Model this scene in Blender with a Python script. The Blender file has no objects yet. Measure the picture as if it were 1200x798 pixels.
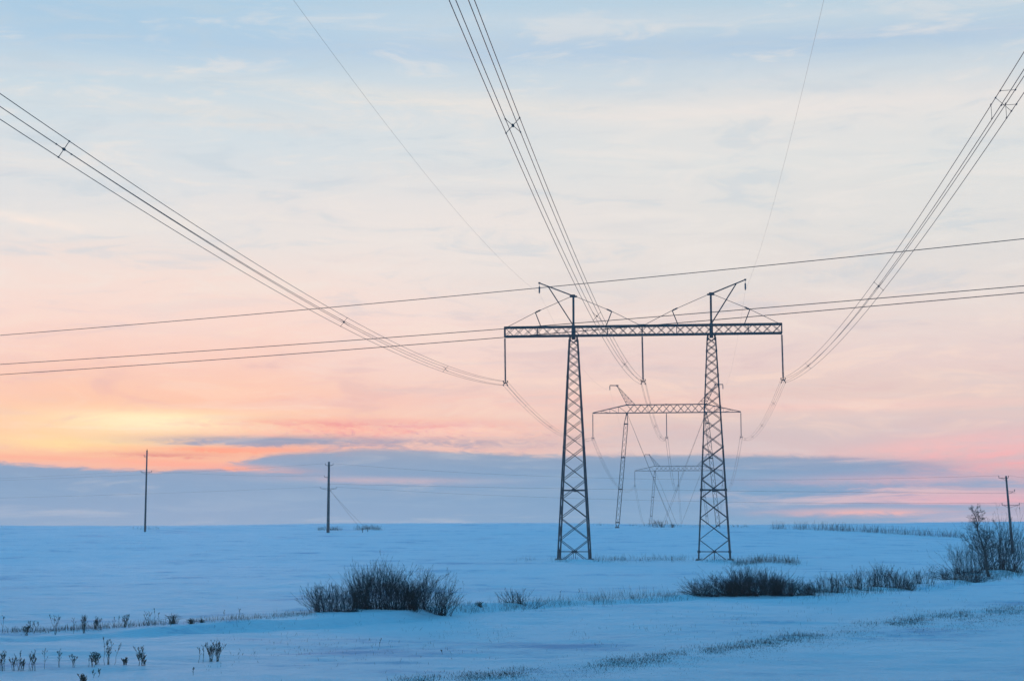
import bpy, math, random
import numpy as np
from mathutils import Vector, Matrix
random.seed(7)
PI = math.pi
F = 2000.0
PITCH = math.atan(241.0 / F)
CP, SP = math.cos(PITCH), math.sin(PITCH)
S = bpy.context.scene
COL = S.collection

# ------------------------------------------------------------------ helpers
def lin(c):
    c = c / 255.0
    return c / 12.92 if c <= 0.04045 else ((c + 0.055) / 1.055) ** 2.4
def rgb(r, g, b): return (lin(r), lin(g), lin(b), 1.0)

def ray(px, py):
    u, v = (px - 600) / F, (399 - py) / F
    return Vector((u, CP - v * SP, SP + v * CP))
def at(px, py, Y):                       # point at world depth Y
    d = ray(px, py); return d * (Y / d.y)
def onplane(px, py, P, n):               # ray meets plane
    d = ray(px, py); return d * (P.dot(n) / d.dot(n))

class MB:
    def __init__(s): s.v = []; s.f = []
    def ring(s, c, r, a, b, n, ph=0.0):
        i = len(s.v)
        for k in range(n):
            t = 2 * PI * k / n + ph
            s.v.append(c + a * (r * math.cos(t)) + b * (r * math.sin(t)))
        return i
    def path(s, pts, rad, n=4, caps=True, ph=0.0):
        pts = [Vector(p) for p in pts]
        if not isinstance(rad, (list, tuple)): rad = [rad] * len(pts)
        prev = None
        a = None
        for i, p in enumerate(pts):
            d = (pts[min(i + 1, len(pts) - 1)] - pts[max(i - 1, 0)]).normalized()
            if a is None:
                ref = Vector((0, 0, 1)) if abs(d.z) < 0.9 else Vector((0, 1, 0))
                a = d.cross(ref).normalized()
            else:
                a = (a - d * a.dot(d)).normalized()
            b = d.cross(a)
            r = s.ring(p, rad[i], a, b, n, ph)
            if prev is not None:
                for k in range(n):
                    s.f.append((prev + k, prev + (k + 1) % n, r + (k + 1) % n, r + k))
            elif caps: s.f.append(tuple(r + n - 1 - k for k in range(n)))
            prev = r
        if caps: s.f.append(tuple(prev + k for k in range(n)))
    def bar(s, p, q, w):                  # square section steel member
        s.path([p, q], w * 0.7071, 4, True, PI / 4)
    def box(s, c, sx, sy, sz, rz=0.0):
        c = Vector(c); i = len(s.v)
        R = Matrix.Rotation(rz, 3, 'Z')
        for z in (-1, 1):
            for x, y in ((-1, -1), (1, -1), (1, 1), (-1, 1)):
                s.v.append(c + R @ Vector((x * sx / 2, y * sy / 2, z * sz / 2)))
        for f in ((3, 2, 1, 0), (4, 5, 6, 7), (0, 1, 5, 4), (1, 2, 6, 5), (2, 3, 7, 6), (3, 0, 4, 7)):
            s.f.append(tuple(i + k for k in f))
    def blade(s, p, q, w, rz):
        d = Vector((math.cos(rz), math.sin(rz), 0)) * w
        e = Vector((-math.sin(rz), math.cos(rz), 0)) * w
        i = len(s.v)
        s.v += [p - d, p + d * .5 + e * .8, p + d * .5 - e * .8, q]
        s.f += [(i, i + 1, i + 3), (i + 1, i + 2, i + 3), (i + 2, i, i + 3)]
    def build(s, name, mat, parent=None, off=None, smooth=False):
        me = bpy.data.meshes.new(name)
        vs = s.v if off is None else [p - off for p in s.v]
        me.from_pydata([tuple(p) for p in vs], [], s.f)
        me.materials.append(mat); me.update()
        if smooth:
            me.polygons.foreach_set('use_smooth', [True] * len(me.polygons))
        o = bpy.data.objects.new(name, me); COL.objects.link(o)
        if parent is not None: o.parent = parent
        elif off is not None: o.location = off
        return o

def tag(o, label=None, cat=None, group=None, kind=None):
    if label: o['label'] = label
    if cat: o['category'] = cat
    if group: o['group'] = group
    if kind: o['kind'] = kind
    return o
def empty(name, loc, rz=0.0):
    e = bpy.data.objects.new(name, None); COL.objects.link(e)
    e.location = loc; e.rotation_euler = (0, 0, rz); e.empty_display_size = 0.5
    return e

# ------------------------------------------------------------------ materials
def newmat(name):
    m = bpy.data.materials.new(name); m.use_nodes = True
    return m, m.node_tree, m.node_tree.nodes['Principled BSDF']
def mottled(name, c1, c2, scale, rough=0.8, metal=0.0, bump=0.0, stretch=(1, 1, 1)):
    m, nt, b = newmat(name)
    tc = nt.nodes.new('ShaderNodeTexCoord'); mp = nt.nodes.new('ShaderNodeMapping')
    mp.inputs['Scale'].default_value = stretch
    nz = nt.nodes.new('ShaderNodeTexNoise'); nz.inputs['Scale'].default_value = scale
    nz.inputs['Detail'].default_value = 5
    cr = nt.nodes.new('ShaderNodeValToRGB')
    cr.color_ramp.elements[0].position = .35; cr.color_ramp.elements[1].position = .68
    cr.color_ramp.elements[0].color = (*c1, 1); cr.color_ramp.elements[1].color = (*c2, 1)
    L = nt.links.new
    L(tc.outputs['Object'], mp.inputs[0]); L(mp.outputs[0], nz.inputs['Vector'])
    L(nz.outputs['Fac'], cr.inputs[0]); L(cr.outputs[0], b.inputs['Base Color'])
    b.inputs['Roughness'].default_value = rough; b.inputs['Metallic'].default_value = metal
    if bump:
        bp = nt.nodes.new('ShaderNodeBump'); bp.inputs['Strength'].default_value = bump
        bp.inputs['Distance'].default_value = .02
        L(nz.outputs['Fac'], bp.inputs['Height']); L(bp.outputs[0], b.inputs['Normal'])
    return m
STEEL = mottled('weathered_galvanised_steel', (.028, .03, .034), (.07, .073, .078), 1.3, .65, .0, .2)
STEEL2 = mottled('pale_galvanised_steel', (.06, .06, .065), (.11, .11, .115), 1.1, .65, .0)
GLASS = mottled('insulator_porcelain', (.05, .06, .07), (.10, .11, .12), 2., .3)
ALU = mottled('oxidised_aluminium_strand', (.035, .03, .03), (.06, .055, .055), .8, .6, .0)
CONC = mottled('weathered_pole_concrete', (.06, .06, .062), (.11, .108, .105), 1.5, .9, 0, .3)
FOOT = mottled('footing_concrete', (.12, .12, .12), (.22, .21, .2), 2., .9, 0, .3)
TWIG = mottled('dark_willow_bark', (.016, .013, .012), (.040, .032, .027), 6., .85)
BARK = mottled('tree_bark', (.028, .023, .02), (.07, .055, .045), 5., .9, 0, .3)
WEED = mottled('dead_weed_stem', (.055, .038, .025), (.13, .09, .058), 5., .9)
GRASS = mottled('dead_straw_grass', (.035, .022, .015), (.09, .056, .038), 2., .9)

# ------------------------------------------------------------------ terrain
def hashn(ix, iy, seed):
    h = (ix.astype(np.int64) * 374761393 + iy.astype(np.int64) * 668265263 + seed * 974634777) & 0xffffffff
    h = ((h ^ (h >> 13)) * 1274126177) & 0xffffffff
    return ((h ^ (h >> 16)) & 0xffff) / 65535.0
def vnoise(x, y, seed=0):
    ix, iy = np.floor(x), np.floor(y); fx, fy = x - ix, y - iy
    fx = fx * fx * (3 - 2 * fx); fy = fy * fy * (3 - 2 * fy)
    a, b = hashn(ix, iy, seed), hashn(ix + 1, iy, seed)
    c, d = hashn(ix, iy + 1, seed), hashn(ix + 1, iy + 1, seed)
    return (a + (b - a) * fx) * (1 - fy) + (c + (d - c) * fx) * fy - 0.5
def sm(x, lo, hi):
    t = np.clip((x - lo) / (hi - lo), 0, 1); return t * t * (3 - 2 * t)

PY = np.array([-80, 0, 8, 20, 40, 60, 90, 125, 180, 215, 246, 300, 350, 400, 440, 475, 505, 540, 600, 700, 790, 900, 1080, 1250.])
PZ = np.array([-1.9, -1.75, -2.0, -2.7, -3.15, -3.2, -3.12, -3.05, -2.8, -2.7, -2.3, -.6, 1.1, 2.8, 4.35, 5.6, 6.55, 7.1, 7.1, 5.9, 3.4, -2.0, -14., -26.])
def pchip_like(y):                       # smooth the polyline by averaging
    acc = 0
    for o, w in ((-14, .12), (-7, .23), (0, .3), (7, .23), (14, .12)):
        acc = acc + w * np.interp(y + o * np.clip(y / 120., .08, 1.0), PY, PZ)
    return acc
LX = np.array([-60, -17.7, -9, 0, 10.3, 31, 57, 130.])
LY = np.array([40., 60, 70, 86, 104, 126, 188, 300.])
def ditch_y(x): return np.interp(x, LX, LY)
MOUNDS = []                              # (x, y, r, h)
def gz(x, y):
    x = np.asarray(x, float); y = np.asarray(y, float)
    left = sm(-x, 35, 130)
    ye = y * (1 + .17 * left * sm(y, 150, 330))
    z = pchip_like(ye)
    z = np.where(z > -1.9, -1.9 + (z + 1.9) * (1 - .16 * left), z)
    z = z + .9 * sm(x, 60, 200) * sm(y, 380, 500) * (1 - sm(y, 560, 700)) - 1.5 * sm(x, 62, 120) * sm(y, 250, 330) * (1 - sm(y, 400, 470))
    far = sm(y, 120, 320)
    z = z + 1.1 * vnoise(x / 70, y / 60, 3) * far + .35 * vnoise(x / 23, y / 26, 4) * sm(y, 60, 150)
    z = z + .16 * vnoise(x / 8, y / 9, 5) + .12 * vnoise(x / 3.2 + y * .12, y / 2.0, 6) + .05 * vnoise(x / 1.1 + y * .1, y / .7, 7)
    # drifted bank along the ditch
    t = y - ditch_y(x) + .8 * vnoise(x / 5, y * 0 + 2, 8) + .3 * vnoise(x / 1.3, y * 0 + 5, 9)
    st = (.30 - .10 * sm(x, -12, 6)) * (.35 + .65 * sm(x, -16, -11)) * (1 - .5 * sm(x, 30, 60))
    z = z + st * sm(t, -1.4, .2) * (1 - sm(t, 2, 22)) - .25 * st * np.exp(-((t + 2.2) / 1.5) ** 2)
    for (mx, my, r, h) in MOUNDS:
        z = z + h * np.exp(-((x - mx) ** 2 + (y - my) ** 2) / (r * r))
    return z
GR = {}
def gl(x, y):                            # height of the finished ground mesh
    ys, g, Z = GR['ys'], GR['g'], GR['Z']
    fy = np.interp(y, ys, np.arange(len(ys))); fx = np.interp(x / (150 + .8 * np.maximum(y, 0)), g, np.arange(len(g)))
    iy = np.minimum(fy.astype(int), len(ys) - 2); ix = np.minimum(fx.astype(int), len(g) - 2); fy = fy - iy; fx = fx - ix
    return (Z[iy, ix] * (1 - fx) + Z[iy, ix + 1] * fx) * (1 - fy) + (Z[iy + 1, ix] * (1 - fx) + Z[iy + 1, ix + 1] * fx) * fy
def g1(x, y): return float(gl(np.array([float(x)]), np.array([float(y)]))[0])
def gpix(px, py, lo=15, hi=560):         # first hit of the pixel's ray with the ground
    d = ray(px, py)
    ys = np.arange(lo, hi, .5)
    k = ys / d.y
    hit = np.nonzero(gl(d.x * k, ys) >= d.z * k)[0]
    Y = ys[hit[0]] if len(hit) else hi
    x = d.x * Y / d.y
    return Vector((x, Y, g1(x, Y)))
def scale_at(Y): return F / Y            # picture units (1200 wide) per metre

# mounds at the pylon feet and shrubs
MOUNDS += [(9.0, 243.5, 3.6, .35), (28.6, 241.5, 3.4, .45), (-6.5, 84, 4.5, .3), (16, 109, 6, .35), (46, 170, 5, .5), (53, 175, 5, .5)]

def build_ground():
    ys = list(np.arange(-60, 20, 2.0)) + list(np.arange(20, 135, .22))
    y = 135.0
    while y < 560: ys.append(y); y += .3 + (y - 135) * .004
    while y < 1240: ys.append(y); y += 7
    ys = np.array(ys); nt = 460
    t = np.linspace(-1, 1, nt); g = .3 * t + .7 * t ** 3
    hw = 150 + .8 * np.maximum(ys, 0)
    X = hw[:, None] * g[None, :]; Y = np.repeat(ys[:, None], nt, 1)
    Z = gz(X.ravel(), Y.ravel())
    GR['ys'] = ys; GR['g'] = g; GR['Z'] = Z.reshape(X.shape)
    V = np.stack([X.ravel(), Y.ravel(), Z], 1).astype(np.float32)
    ny = len(ys)
    idx = (np.arange(ny - 1)[:, None] * nt + np.arange(nt - 1)[None, :]).ravel()
    Fc = np.stack([idx, idx + 1, idx + nt + 1, idx + nt], 1).astype(np.int32)
    me = bpy.data.meshes.new('snow_field')
    me.vertices.add(len(V)); me.vertices.foreach_set('co', V.ravel())
    me.loops.add(Fc.size); me.loops.foreach_set('vertex_index', Fc.ravel())
    me.polygons.add(len(Fc)); me.polygons.foreach_set('loop_start', np.arange(0, Fc.size, 4, dtype=np.int32))
    me.polygons.foreach_set('use_smooth', np.ones(len(Fc), bool))
    me.update(calc_edges=True); me.validate()
    m, nt_, b = newmat('windblown_snow'); L = nt_.links.new; N = nt_.nodes.new
    tc = N('ShaderNodeTexCoord')
    def nz(sc, stretch, det=6, rough=.6):
        mp = N('ShaderNodeMapping'); mp.inputs['Scale'].default_value = stretch
        n = N('ShaderNodeTexNoise'); n.inputs['Scale'].default_value = sc
        n.inputs['Detail'].default_value = det; n.inputs['Roughness'].default_value = rough
        L(tc.outputs['Object'], mp.inputs[0]); L(mp.outputs[0], n.inputs['Vector']); return n
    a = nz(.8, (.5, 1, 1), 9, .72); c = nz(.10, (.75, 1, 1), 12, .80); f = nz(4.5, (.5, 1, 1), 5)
    cr = N('ShaderNodeValToRGB'); e = cr.color_ramp.elements  # broad tone variation: shading of the snow's undulations painted into its base colour
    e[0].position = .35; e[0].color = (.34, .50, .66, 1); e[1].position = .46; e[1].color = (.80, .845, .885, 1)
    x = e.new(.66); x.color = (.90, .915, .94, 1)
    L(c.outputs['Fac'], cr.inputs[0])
    # thin darker blue streaks: shading of small snow slopes put into the colour
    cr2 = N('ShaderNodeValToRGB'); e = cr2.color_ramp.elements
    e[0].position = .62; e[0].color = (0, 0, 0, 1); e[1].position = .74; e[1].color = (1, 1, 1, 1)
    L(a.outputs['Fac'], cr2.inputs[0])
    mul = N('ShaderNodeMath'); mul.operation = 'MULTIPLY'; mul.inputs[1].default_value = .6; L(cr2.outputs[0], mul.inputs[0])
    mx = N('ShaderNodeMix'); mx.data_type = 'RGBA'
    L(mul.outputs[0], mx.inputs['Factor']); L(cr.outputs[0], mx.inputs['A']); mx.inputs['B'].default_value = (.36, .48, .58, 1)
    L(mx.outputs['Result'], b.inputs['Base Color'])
    b.inputs['Roughness'].default_value = .85; b.inputs['Specular IOR Level'].default_value = .25
    ad = N('ShaderNodeMath'); ad.operation = 'MULTIPLY_ADD'; ad.inputs[1].default_value = 3.0
    L(a.outputs['Fac'], ad.inputs[0]); L(f.outputs['Fac'], ad.inputs[2])
    bp = N('ShaderNodeBump'); bp.inputs['Strength'].default_value = 1.0; bp.inputs['Distance'].default_value = .18
    L(ad.outputs[0], bp.inputs['Height']); L(bp.outputs[0], b.inputs['Normal'])
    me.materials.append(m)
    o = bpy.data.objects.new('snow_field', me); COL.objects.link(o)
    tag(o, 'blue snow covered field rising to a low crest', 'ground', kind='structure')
build_ground()

# ------------------------------------------------------------------ power line layout
LINE = math.radians(6.1)                 # direction of the line, clockwise from +Y
DIR = Vector((math.sin(LINE), math.cos(LINE), 0)); LAT = Vector((math.cos(LINE), -math.sin(LINE), 0))
C1 = at(752.5, 392.5, 246.5)             # centre of the crossarm's lower chord
BASE1 = -2.4
t1 = empty('lattice_pylon', (C1.x, C1.y, BASE1), -LINE)
tag(t1, 'large portal pylon with two broad free-standing lattice legs, nearest of the three pylons', 'pylon')
H1 = C1.z - BASE1                        # height of lower chord

def lattice_leg(mb, cx, H, w0, w1, chord=.17, brace=.085, horiz=(0, 3)):
    cs = [(-1, -1), (1, -1), (1, 1), (-1, 1)]
    def P(k, h):
        w = (w0 + (w1 - w0) * h / H) / 2
        return Vector((cx + cs[k][0] * w, cs[k][1] * w, h))
    hs = [0.]
    w = w0
    while hs[-1] < H:
        w = w0 + (w1 - w0) * hs[-1] / H
        hs.append(hs[-1] + .74 * w + .04)
    sc = H / hs[-1]; hs = [h * sc for h in hs]
    for k in range(4):
        mb.bar(P(k, -.3), P(k, H * .5), chord * 1.08); mb.bar(P(k, H * .5), P(k, H), chord * .92)
    for i in range(len(hs) - 1):
        a, b = hs[i], hs[i + 1]; m = (a + b) / 2 * .985
        br = brace * (1.0 if i < 6 else .8)
        for k in range(4):
            j = (k + 1) % 4
            # the two diagonals pass one another on opposite sides of the face
            n = Vector(((cs[k][0] + cs[j][0]) / 2, (cs[k][1] + cs[j][1]) / 2, 0)) * .035
            mb.bar(P(k, a) + n, P(j, b) + n, br); mb.bar(P(j, a) - n, P(k, b) - n, br)
            if i in horiz:
                mb.bar(P(k, m), P(j, m), brace * 1.2)
                c = (P(k, m) + P(j, m)) / 2; mb.box(c, .42, .3, .34)
                if i == 0: mb.bar(c, c * 1 - Vector((0, 0, m - .1)), brace * .7)
        if i % 3 == 2:
            for k in range(4): mb.box(P(k, b), .24, .24, .3)

def leg1(cx):
    mb = MB(); lattice_leg(mb, cx, H1 - .55, 4.55, 1.2, .20, .095)
    leg = mb.build('lattice_leg', STEEL, t1)
    for sx in (-1, 1):
        for sy in (-1, 1):
            f = MB(); x, y = cx + sx * 2.27, sy * 2.27
            f.path([(x, y, -1.6), (x, y, .5), (x, y, .66)], [.55, .42, .3], 10)
            f.build('footing', FOOT, leg)
for cx in (-10.0, 10.0): leg1(cx)

# crossarm: box truss
AH, AW, HALF = 1.32, 1.25, 20.1
mb = MB()
for y in (-AW / 2, AW / 2):
    for z in (0, AH):
        mb.bar((-HALF, y, z), (HALF, y, z), .21)
n = 29
for i in range(n):
    a = -HALF + 2 * HALF * i / n; b = -HALF + 2 * HALF * (i + 1) / n
    for y in (-AW / 2, AW / 2):
        s_ = .03 if y > 0 else -.03
        mb.bar((a, y + s_, 0), (b, y + s_, AH), .065); mb.bar((b, y - s_, 0), (a, y - s_, AH), .065)
    for z in (0, AH): mb.bar((a, -AW / 2, z), (b, AW / 2, z), .06)
for x in (-HALF, -15.3, -10, -5.0, 0, 5.0, 10, 15.3, HALF):
    for y in (-AW / 2, AW / 2): mb.bar((x, y, 0), (x, y, AH), .13 if abs(x) not in (5.0, 15.3) else .09)
    for z in (0, AH): mb.bar((x, -AW / 2, z), (x, AW / 2, z), .12)
for x in (-10, 10):
    for y in (-AW / 2 - .1, AW / 2 + .1): mb.box((x, y, AH / 2), .5, .06, AH + .35)
mb.box((0, 0, AH + .12), 1.0, .5, .22)
arm = mb.build('crossarm', STEEL, t1); arm.location = (0, 0, H1)
# saddles between leg and arm
for x in (-10, 10):
    m = MB(); m.box((x, 0, H1 - .28), .55, .9, .5)
    for s_ in (-1, 1):
        m.bar((x + s_ * .56, 0, H1 - .95), (x + s_ * .5, 0, H1 - .12), .26); m.bar((x + s_ * .15, 0, H1 - .95), (x + s_ * .5, 0, H1 - .5), .12)
    m.build('saddle', STEEL, t1)
ZT = H1 + AH
TIPS1 = []
for s_ in (-1, 1):
    x = s_ * 10; post_h = 4.45; out = s_ * 5.0
    tip = Vector((x + out, 0, ZT + post_h + 2.1)); cap = Vector((x, 0, ZT + post_h))
    m = MB(); m.bar((x, 0, ZT - .2), cap, .30); m.box(cap + Vector((0, 0, .02)), 1.05, .45, .22); m.box(cap + Vector((0, 0, .2)), .5, .4, .2)
    m.build('mast_post', STEEL, t1)
    m = MB()
    k = .74
    j = cap + (tip - cap) * k
    for y in (-.16, .16):
        m.bar(cap + Vector((0, y, .1)), tip + Vector((0, y * .3, 0)), .14)
        m.bar((x - s_ * .1, y * 1.4, ZT), j + Vector((0, y * .6, 0)), .15)
    m.box(tip, .3, .25, .22)
    jib = m.build('earth_wire_jib', STEEL, t1)
    m = MB(); e = tip - Vector((0, 0, 1.55))
    m.path([tip, tip - Vector((0, 0, .5))], .03, 4); m.path([tip - Vector((0, 0, .5)), tip - Vector((0, 0, .55)), e + Vector((0, 0, .25)), e], [.05, .12, .12, .05], 6)
    m.build('hanger', GLASS, jib)
    TIPS1.append(e)
    # tie rods with turnbuckles and the short strut that props them
    for q in (-1, 1):
        end = Vector((x + q * 9.7, 0, ZT + .12)); a = cap + Vector((q * .4, 0, 0))
        mid = a + (end - a) * .56 + Vector((0, 0, .18))
        m = MB(); m.path([a, mid, end], .038, 4)
        d = (end - a).normalized()
        for tt in (.50, .535):
            c = a + (end - a) * tt + Vector((0, 0, .16)); m.path([c - d * .3, c - d * .1, c + d * .1, c + d * .3], [.04, .12, .12, .04], 6)
        m.build('tie_rod', STEEL, t1)
        m = MB(); m.bar(mid, (x + q * 4.75, 0, ZT), .13); m.build('strut', STEEL, t1)

def insulator_mb(z0, L, r=.135, pitch=.17):
    m = MB(); pts = [(0, 0, z0)]; rad = [.03]
    pts.append((0, 0, z0 - .25)); rad.append(.035)
    z = z0 - .25
    while z > z0 - L + .3:
        pts += [(0, 0, z - .02), (0, 0, z - .07), (0, 0, z - .12)]; rad += [.09, r, .09]
        z -= pitch
    pts.append((0, 0, z0 - L)); rad.append(.04)
    m.path(pts, rad, 8); return m
def yoke_mb(h=.3):
    m = MB()
    for s_ in (-1, 1):
        m.bar((0, 0, .1), (s_ * h, 0, h * .35), .13); m.bar((0, 0, .1), (s_ * h, 0, -h * .55), .10)
        m.path([(s_ * h, -.25, h), (s_ * h, 0, h + .03), (s_ * h, .25, h)], .085, 6); m.bar((s_ * h, 0, h * .35), (s_ * h, 0, h), .08)
        m.path([(s_ * h, -.25, -h), (s_ * h, 0, -h + .03), (s_ * h, .25, -h)], .085, 6); m.bar((s_ * h, 0, -h * .55), (s_ * h, 0, -h), .07)
    return m
INS_L = 6.75
ATT1 = []
for x in (-HALF, 0, HALF):
    top = 0.0
    o = insulator_mb(0, INS_L, .175).build('insulator_string', GLASS, t1, smooth=False)
    o.location = (x, 0, H1 + top); 
    sway = .012; o.rotation_euler = (0, -sway, 0)
    y = yoke_mb().build('yoke', STEEL, o); y.location = (0, 0, -INS_L - .12)
    ATT1.append(Vector((x + sway * (INS_L + .1), 0, H1 + top - INS_L - .12)))
bpy.context.view_layer.update()
def w1(p): return Matrix.Translation(Vector((C1.x, C1.y, BASE1))) @ Matrix.Rotation(-LINE, 4, 'Z') @ p
ATT1 = [w1(p) for p in ATT1]; TIPS1 = [w1(p) for p in TIPS1]

# guyed portal pylons behind
def guyed(depth, cpx, arm_py, base_z, mat, label, right_drop=0.0, sc=1.0):
    C = at(cpx, arm_py, depth)
    t = empty('guyed_pylon', (C.x, C.y, base_z), -LINE); tag(t, label, 'pylon')
    H = C.z - base_z; hw, HF, ah = 10.7, 20.0, 2.2
    m = MB()
    def zt(x): return ah if abs(x) <= hw else ah * (HF - abs(x)) / (HF - hw) + .12
    for y in (-.7, .7):
        k = lambda x: y * (1 if abs(x) <= hw else .25 + .75 * (HF - abs(x)) / (HF - hw))
        xs = [-HF, -hw, hw, HF]
        for a, b in zip(xs, xs[1:]):
            m.bar((a, k(a), 0), (b, k(b), 0), .16); m.bar((a, k(a), zt(a)), (b, k(b), zt(b)), .16)
        n = 11
        for i in range(n):
            a = -hw + 2 * hw * i / n; b = a + 2 * hw / n
            m.bar((a, y + .03, 0), (b, y + .03, ah), .09); m.bar((a, y - .03, ah), (b, y - .03, 0), .09)
        for s_ in (-1, 1):
            for i in range(4):
                a = s_ * (hw + (HF - hw) * i / 4); b = s_ * (hw + (HF - hw) * (i + 1) / 4)
                m.bar((a, k(a), 0), (b, k(b), zt(b)), .06); m.bar((b, k(b), 0), (b, k(b), zt(b)), .06)
    for i in range(11):
        x = -hw + 2 * hw * i / 10; m.bar((x, -.7, 0), (x, .7, 0), .07); m.bar((x, -.7, ah), (x, .7, ah), .07)
    for x in (-hw, hw, 0): m.box((x, 0, ah), .55, 1.5, .3)
    a_ = m.build('crossarm', mat, t); a_.location = (0, 0, H)
    tips = []
    for s_ in (-1, 1):
        # splayed mast leg, spindle shaped lattice
        topp = Vector((s_ * hw, 0, H)); bot = Vector((s_ * 13.6, 0, -.4 - (right_drop if s_ > 0 else 0)))
        m = MB(); ax = (bot - topp).normalized(); L = (bot - topp).length
        u = ax.cross(Vector((0, 1, 0))).normalized(); v = ax.cross(u)
        def P(k, d):
            w = .5 * min(1, .25 + d / 3.2, .3 + (L - d) / 2.0)
            c = topp + ax * d
            return c + u * w * (1, 1, -1, -1)[k] + v * w * (1, -1, -1, 1)[k]
        ds = [0, 3.2] + [3.2 + (L - 4.6) * i / 17 for i in range(1, 18)] + [L]
        for i in range(len(ds) - 1):
            for k in range(4):
                m.bar(P(k, ds[i]), P(k, ds[i + 1]), .12)
                j = (k + 1) % 4
                m.bar(P(k, ds[i]), P(j, ds[i + 1]), .06) if i % 2 else m.bar(P(j, ds[i]), P(k, ds[i + 1]), .06)
        for d in (3.0, 3.0 + (L - 6) * .36, 3.0 + (L - 6) * .7, L - 1.6): m.box(topp + ax * d, 1.15, 1.1, .3)
        m.path([topp + Vector((0, 0, .1)), topp - Vector((0, 0, .6))], .28, 6)
        leg = m.build('mast_leg', mat, t)
        f = MB(); f.path([bot + Vector((0, 0, -1)), bot + Vector((0, 0, .5))], [1.0, .5], 8); f.build('footing', FOOT, leg)
        # earth wire jib
        m = MB(); z0 = H + ah
        base = [Vector((s_ * hw, -.5, z0)), Vector((s_ * hw, .5, z0)), Vector((s_ * (hw - 2.3), 0, z0))]
        tp = Vector((s_ * (hw + 2.7), 0, z0 + 5.3))
        prev = base
        for b in base: m.bar(b, tp, .12)
        for i in range(1, 6):
            cur = [b + (tp - b) * (i / 6.0) for b in base]
            for k in range(3): m.bar(prev[k], cur[(k + 1) % 3], .065); m.bar(cur[k], cur[(k + 1) % 3], .06)
            prev = cur
        e = tp + Vector((s_ * 1.9, 0, .05)); m.bar(tp - Vector((s_ * .5, 0, 0)), e, .22); m.box(tp, .5, .4, .35)
        jib = m.build('earth_wire_jib', mat, t)
        h = MB(); h.path([e, e - Vector((0, 0, .3)), e - Vector((0, 0, 1.1)), e - Vector((0, 0, 1.3))], [.04, .12, .12, .04], 6); h.build('hanger', GLASS, jib)
        tips.append(e - Vector((0, 0, 1.3)))
        # guys crossing inwards
        for q in (-1, 1):
            g = MB(); b = Vector((-s_ * 1.6, q * 11.5, -.5)); g.path([topp + Vector((0, q * .6, 0)), b], .034, 4)
            gy = g.build('guy_wire', mat, t)
    atts = []
    for x in (-HF, 0, HF):
        o = insulator_mb(0, INS_L, .17, .2).build('insulator_string', GLASS, t); o.location = (x, 0, H)
        y = yoke_mb().build('yoke', mat, o); y.location = (0, 0, -INS_L - .12)
        atts.append(Vector((x, 0, H - INS_L - .12)))
    W = Matrix.Translation(Vector((C.x, C.y, base_z))) @ Matrix.Rotation(-LINE, 4, 'Z')
    return [W @ p for p in atts], [W @ p for p in tips], Vector((C.x, C.y, base_z)), W
P2 = at(781, 483.5, 462)
ATT2, TIPS2, B2, W2 = guyed(462, 781, 483.5, g1(P2.x, P2.y) + .25, STEEL, 'guyed portal pylon with two thin splayed masts standing on the crest, second of three', .9)
P3 = at(795, 551.5, 785)
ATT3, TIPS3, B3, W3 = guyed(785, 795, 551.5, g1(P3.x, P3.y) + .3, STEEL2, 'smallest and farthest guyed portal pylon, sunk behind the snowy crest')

# ------------------------------------------------------------------ conductors
CURV = 5.5e-4
def roll_of(t, roll): return math.radians(roll) * min(1.0, t * 1.7)
def roff(sx, sz, ang): return LAT * (HB * (sx * math.cos(ang) - sz * math.sin(ang))) + Vector((0, 0, HB * (sx * math.sin(ang) + sz * math.cos(ang))))
def span_pts(a, b, n=56, curv=CURV, off=Vector((0, 0, 0))):
    L = (Vector((b.x, b.y, 0)) - Vector((a.x, a.y, 0))).length
    return [a + (b - a) * t + Vector((0, 0, -.5 * curv * L * L * t * (1 - t))) + off for t in [i / n for i in range(n + 1)]]
def shift(P, d, z=None):
    q = P + DIR * d
    if z is not None: q.z = z
    return q
WR = .0175
HB = .30
def spacer(mb, c, kind='x', ang=0.0):
    up = Vector((0, 0, 1)); pts = [c + roff(sx, sz, ang) for sx, sz in ((-1, -1), (1, 1), (-1, 1), (1, -1))]
    def clamp(p): mb.path([p - DIR * .12, p - DIR * .05, p + DIR * .05, p + DIR * .12], [.02, .034, .034, .02], 6)
    if kind == 'x':
        for p in pts: mb.bar(c, p, .024); clamp(p)
        mb.path([c - DIR * .1, c + DIR * .1], .06, 6)
    else:
        cs = [c + roff(sx, sz, ang) for sx, sz in ((-1, -1), (1, -1), (1, 1), (-1, 1))]
        k = int(kind[1])
        if k < 4:
            o = DIR * ((-1.1, 1.1, -1.1, 1.1)[k]); a, b = cs[k] + o, cs[(k + 1) % 4] + o
        else: a, b = cs[1], cs[3]
        mb.bar(a, b, .016); clamp(a); clamp(b)
def bundle(a, b, label, spac=(), group=None, r=WR, roll=0.0):
    o = empty('conductor_bundle', tuple(a)); tag(o, label, 'power cable', group)
    for sx in (-1, 1):
        for sz in (-1, 1):
            m = MB(); m.path([p + roff(sx, sz, roll_of(i / 64, roll)) for i, p in enumerate(span_pts(a, b, 64, CURV))], r, 5)
            m.build('wire', ALU, o, a)
    L = (Vector((b.x, b.y, 0)) - Vector((a.x, a.y, 0))).length
    for t, kind in spac:
        p = a + (b - a) * t + Vector((0, 0, -.5 * CURV * L * L * t * (1 - t)))
        for kd in (('q0', 'q1', 'q2', 'q3', 'q4') if kind == 'q' else (kind,)):
            m = MB(); spacer(m, p, kd, roll_of(t, roll)); m.build('spacer', STEEL, o, a)
    return o
names = ('left', 'middle', 'right')
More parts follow.
